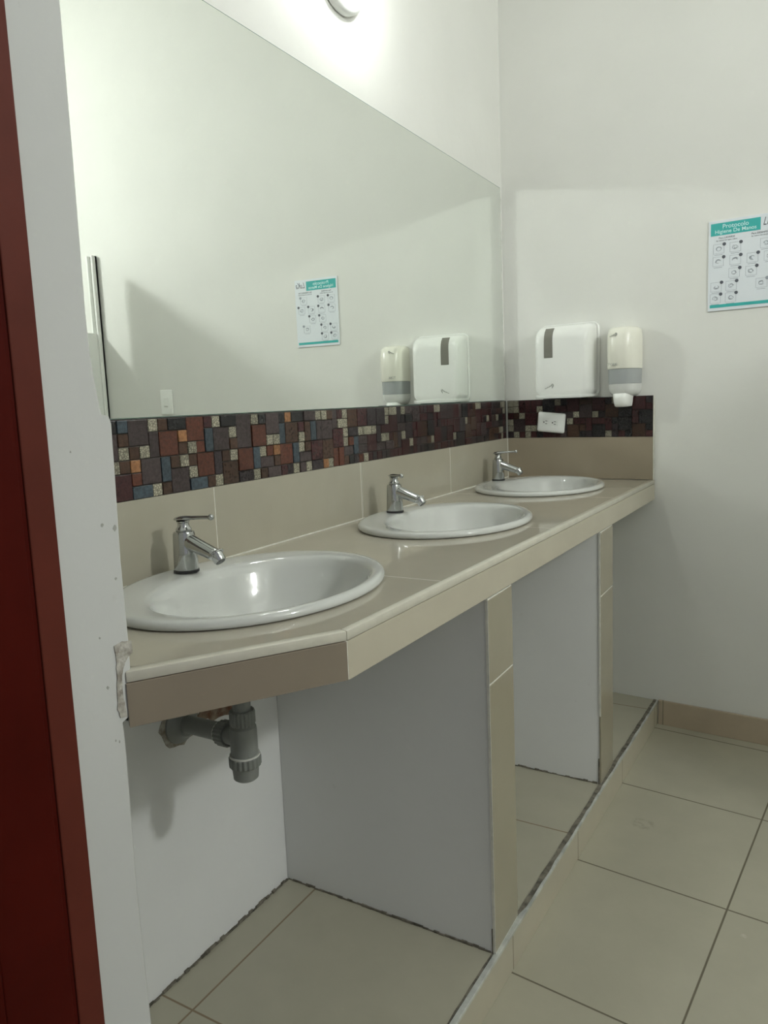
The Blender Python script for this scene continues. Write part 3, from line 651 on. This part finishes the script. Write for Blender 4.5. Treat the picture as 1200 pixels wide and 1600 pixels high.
b = B(); loft(b, [dsec(z, hw, d) for z, hw, d in [(.036, .030, .060), (.040, .040, .072), (.048, .047, .080), (.060, .0505, .086), (.0775, .0518, .0885)]]); obj('tank_bottom', b, MAT['tanklow'], t, smooth=50)
b = B(); loft(b, [[(x, y-0.022, z) for x, y, z in dsec(z, hw, d)] for z, hw, d in [(.0, .020, .052), (.003, .0255, .060), (.016, .0280, .066), (.030, .0290, .068), (.040, .0315, .066), (.046, .0325, .058)]]); obj('push_lever', b, MAT['abs'], t, smooth=50)
b = B(); fern(b, -.016, .240, .018, -.0945); obj('leaf_emblem', b, MAT['logo'], t)
o = text_obj('lettering', 'TORK', .0115, MAT['logo'], t, (-.018, -.0972, .142), bold=.0002)

# ------------------------------------------------------------------ socket and switch
x_, y_ = bw(0.186, .0095); t = thing('socket_outlet', 'white double socket plate mounted crooked on the dark mosaic', 'socket', (x_, y_, 1.0735), TH); t.rotation_euler = (0, math.radians(5.5), TH)
b = B(); loft(b, [rrect(-.052, .052, -.036, .036, .007, -.0005), rrect(-.052, .052, -.036, .036, .007, -.004), rrect(-.050, .050, -.034, .034, .007, -.008), rrect(-.046, .046, -.030, .030, .006, -.010)]); obj('cover_plate', b, MAT['abs'], t, smooth=40)
for s in (-1, 1):
    b = B(); cx = s*.0165 - .006*0; box(b, cx-.0125, cx+.0125, -.0112, -.0098, -.012, .012, bev=.001, seg=1); rc = obj('receptacle', b, MAT['abs'], t)
    b = B()
    box(b, cx-.0035, cx+.0045, -.0116, -.0111, .0035, .0055); box(b, cx-.0035, cx+.0045, -.0116, -.0111, -.0060, -.0040); lathe(b, (cx-.0085, -.0111, 0), (0, -1, 0), [(0, .0024), (.0005, .0024)], 12); obj('slots', b, MAT['slot'], rc)
x_, y_ = bw(1.663); t = thing('light_switch', 'white light switch on the back wall, reflected low in the mirror', 'switch', (x_, y_, 1.213), TH)
b = B(); loft(b, [rrect(-.036, .036, -.058, .058, .004, -.0008), rrect(-.036, .036, -.058, .058, .004, -.005), rrect(-.034, .034, -.056, .056, .004, -.007)]); obj('cover_plate', b, MAT['abs'], t, smooth=40)
b = B(); box(b, -.012, .012, -.0115, -.0068, -.022, .022, bev=.001, seg=1); rk = obj('rocker', b, MAT['abs'], t)
b = B(); box(b, -.010, .010, -.0122, -.0115, -.020, -.0165); obj('rocker_mark', b, MAT['logo'], rk)

# ------------------------------------------------------------------ hand washing poster
PW, PH = 0.205, 0.277
x_, y_ = bw(0.714); t = thing('hand_washing_poster', 'white and teal hand washing instruction poster on the back wall', 'poster', (x_, y_, 1.417), TH)
b = B(); box(b, 0, PW, -.004, -.0008, 0, PH); obj('board', b, MAT['paper'], t)
def pr_(u, v): return (PW*u, PH*(1-v))
b = B(); a = pr_(.03, .165); c = pr_(.725, .03); box(b, a[0], c[0], -.0045, -.0039, a[1], c[1]); obj('header_band', b, MAT['teal'], t)
b = B(); a = pr_(.03, .965); c = pr_(.97, .93); box(b, a[0], c[0], -.0045, -.0039, a[1], c[1]); obj('footer_band', b, MAT['teal'], t)
x0, z0 = pr_(.38, .073); text_obj('header_text', 'Protocolo', .0185, MAT['tealt'], t, (x0, -.0047, z0), bold=.0001)
x0, z0 = pr_(.38, .127); text_obj('header_text', 'Higiene De Manos', .0160, MAT['tealt'], t, (x0, -.0047, z0), bold=.0001)
x0, z0 = pr_(.86, .085); text_obj('logo', 'LuKa', .034, MAT['ink'], t, (x0, -.0042, z0), shear=.35, wscale=.62)
x0, z0 = pr_(.26, .195); text_obj('heading', 'Para LAVARSE', .0078, MAT['ink'], t, (x0, -.0042, z0))
x0, z0 = pr_(.26, .222); text_obj('heading', 'las manos con agua y jabón', .0056, MAT['ink'], t, (x0, -.0042, z0))
x0, z0 = pr_(.76, .195); text_obj('heading', 'Para DESINFECTAR', .0078, MAT['ink'], t, (x0, -.0042, z0))
x0, z0 = pr_(.76, .222); text_obj('heading', 'las manos con alcohol en gel', .0056, MAT['ink'], t, (x0, -.0042, z0))
cells = [(.225, .265, 1), (.46, .265, 1), (.88, .265, 0), (.22, .405, 1), (.46, .405, 1), (.70, .405, 1), (.935, .405, 1), (.45, .545, 1), (.685, .545, 1), (.195, .685, 1), (.41, .685, 1), (.185, .815, 1), (.405, .815, 1), (.83, .69, 0)]
rn = random.Random(6)
for (u, v, dark) in cells:
    b = B(); s = .155
    xa, zt = pr_(u-.155, v-.005); xb_, zb = pr_(u, v+.098); y0, y1 = -.0043, -.0039; wv = .0006
    box(b, xa, xb_, y0, y1, zt-wv, zt); box(b, xa, xb_, y0, y1, zb, zb+wv); box(b, xa, xa+wv, y0, y1, zb, zt); box(b, xb_-wv, xb_, y0, y1, zb, zt)
    cx, cz = (xa+xb_)/2, (zt+zb)/2
    for k in range(5):      # the sketched hands: short curved strokes
        a0 = rn.uniform(0, 6.28); r = rn.uniform(.004, .009)
        P = [(cx + rn.uniform(-.001, .001) + r*math.cos(a0+.5*q), -.0042, cz + r*.8*math.sin(a0+.5*q)) for q in range(6)]
        tube(b, P, .0006, 5)
    xc, zc = pr_(u-.14, v+.115); box(b, xc, xc+.024, y0, y1, zc, zc+.0012)
    pg = obj('pictogram', b, MAT['inkl'], t)
    b = B(); xd, zd = pr_(u, v); lathe(b, (xd, -.0039, zd), (0, -1, 0), [(0, .0052), (.0008, .0052)], 16); obj('number_dot', b, MAT['ink'] if dark else MAT['inkl'], pg)

# ------------------------------------------------------------------ wall lamps
def wall_lamp(loc, axis_rz, label, gm, k=1.0):
    t = thing('wall_lamp', label, 'lamp', loc, axis_rz)
    b = B(); lathe(b, (0.0005, 0, 0), (1, 0, 0), [(0, .098), (.002, .100), (.016, .100), (.024, .094), (.030, .080), (.032, .060)], 48); obj('base', b, MAT['lampbase'], t, smooth=40)
    b = B(); lathe(b, (0.0322, 0, 0), (1, 0, 0), [(0, .020), (.018, .022)], 24); obj('lamp_holder', b, MAT['lampbase'], t, smooth=40)
    b = B(); lathe(b, (0.045, 0, 0), (1, 0, 0), [(p*k, q*k) for p, q in [(0, .018), (.006, .024), (.016, .036), (.028, .046), (.036, .0495)]], 32, True, False); obj('bulb_neck', b, MAT['lampbase'], t, smooth=60)
    b = B(); lathe(b, (0.045, 0, 0), (1, 0, 0), [(p*k, q*k) for p, q in [(.036, .0497), (.046, .053), (.056, .0535), (.066, .050), (.078, .040), (.088, .024), (.093, .006)]], 32); obj('bulb', b, gm, t, smooth=60)
    return t
wall_lamp((0.001, -1.060, 2.206), 0, 'round wall lamp with glowing bulb above the mirror', MAT['globe'])
wall_lamp((XR-0.001, -1.60, 2.45), math.pi, 'round wall lamp with glowing bulb on the far side wall', MAT['globe2'], 1.7)

# ------------------------------------------------------------------ cubicle panel, seen only as an edge in the mirror
t = thing('cubicle_panel', 'white cubicle panel edge, seen at the mirror near the pier', 'panel', (0, 0, 0))
yb0 = KB*2.05
b = B(); box(b, 2.042, 2.066, -0.42, yb0-0.012, 0.12, 1.56, bev=.001, seg=1); obj('low_board', b, MAT['panel'], t)
b = B(); box(b, 2.042, 2.066, -1.07, -0.4215, 0.12, 1.925, bev=.001, seg=1); obj('board', b, MAT['panel'], t)
b = B(); box(b, 2.032, 2.0415, yb0-0.030, yb0-0.003, 0.0, 1.928); box(b, 2.0665, 2.076, yb0-0.030, yb0-0.003, 0.0, 1.928); box(b, 2.032, 2.076, yb0-0.0115, yb0-0.003, 0.0, 1.928); obj('wall_channel', b, MAT['panel'], t)
b = B(); box(b, 2.036, 2.072, -1.105, -1.0705, 0.0, 1.928, bev=.002); obj('post', b, MAT['alu'], t)

# ------------------------------------------------------------------ red door and its frame
t = thing('door_1', 'x', 'x'); del t['label']; del t['category']; t['kind'] = 'structure'; t.location = (0.35, -2.2, 0)
def dbox(name, x0, x1, y0, y1, z0, z1, m_, bev=.0015, par=None):
    b = B(); box(b, x0-0.35, x1-0.35, y0+2.2, y1+2.2, z0, z1, bev=bev); return obj(name, b, m_, par or t)
dbox('door_frame', 0.3505, 0.3545, -2.2500, -2.2185, 0.0, 2.14, MAT['redf'])
dbox('frame_stop', 0.3505, 0.3525, -2.2560, -2.2505, 0.0, 2.14, MAT['red'], 0)
lf = dbox('door_leaf', 0.3300, 0.3570, -3.10, -2.3302, 0.01, 2.12, MAT['red'])
dbox('frame_reveal', 0.3505, 0.3560, -2.3300, -2.2562, 0.0, 2.14, MAT['red'])
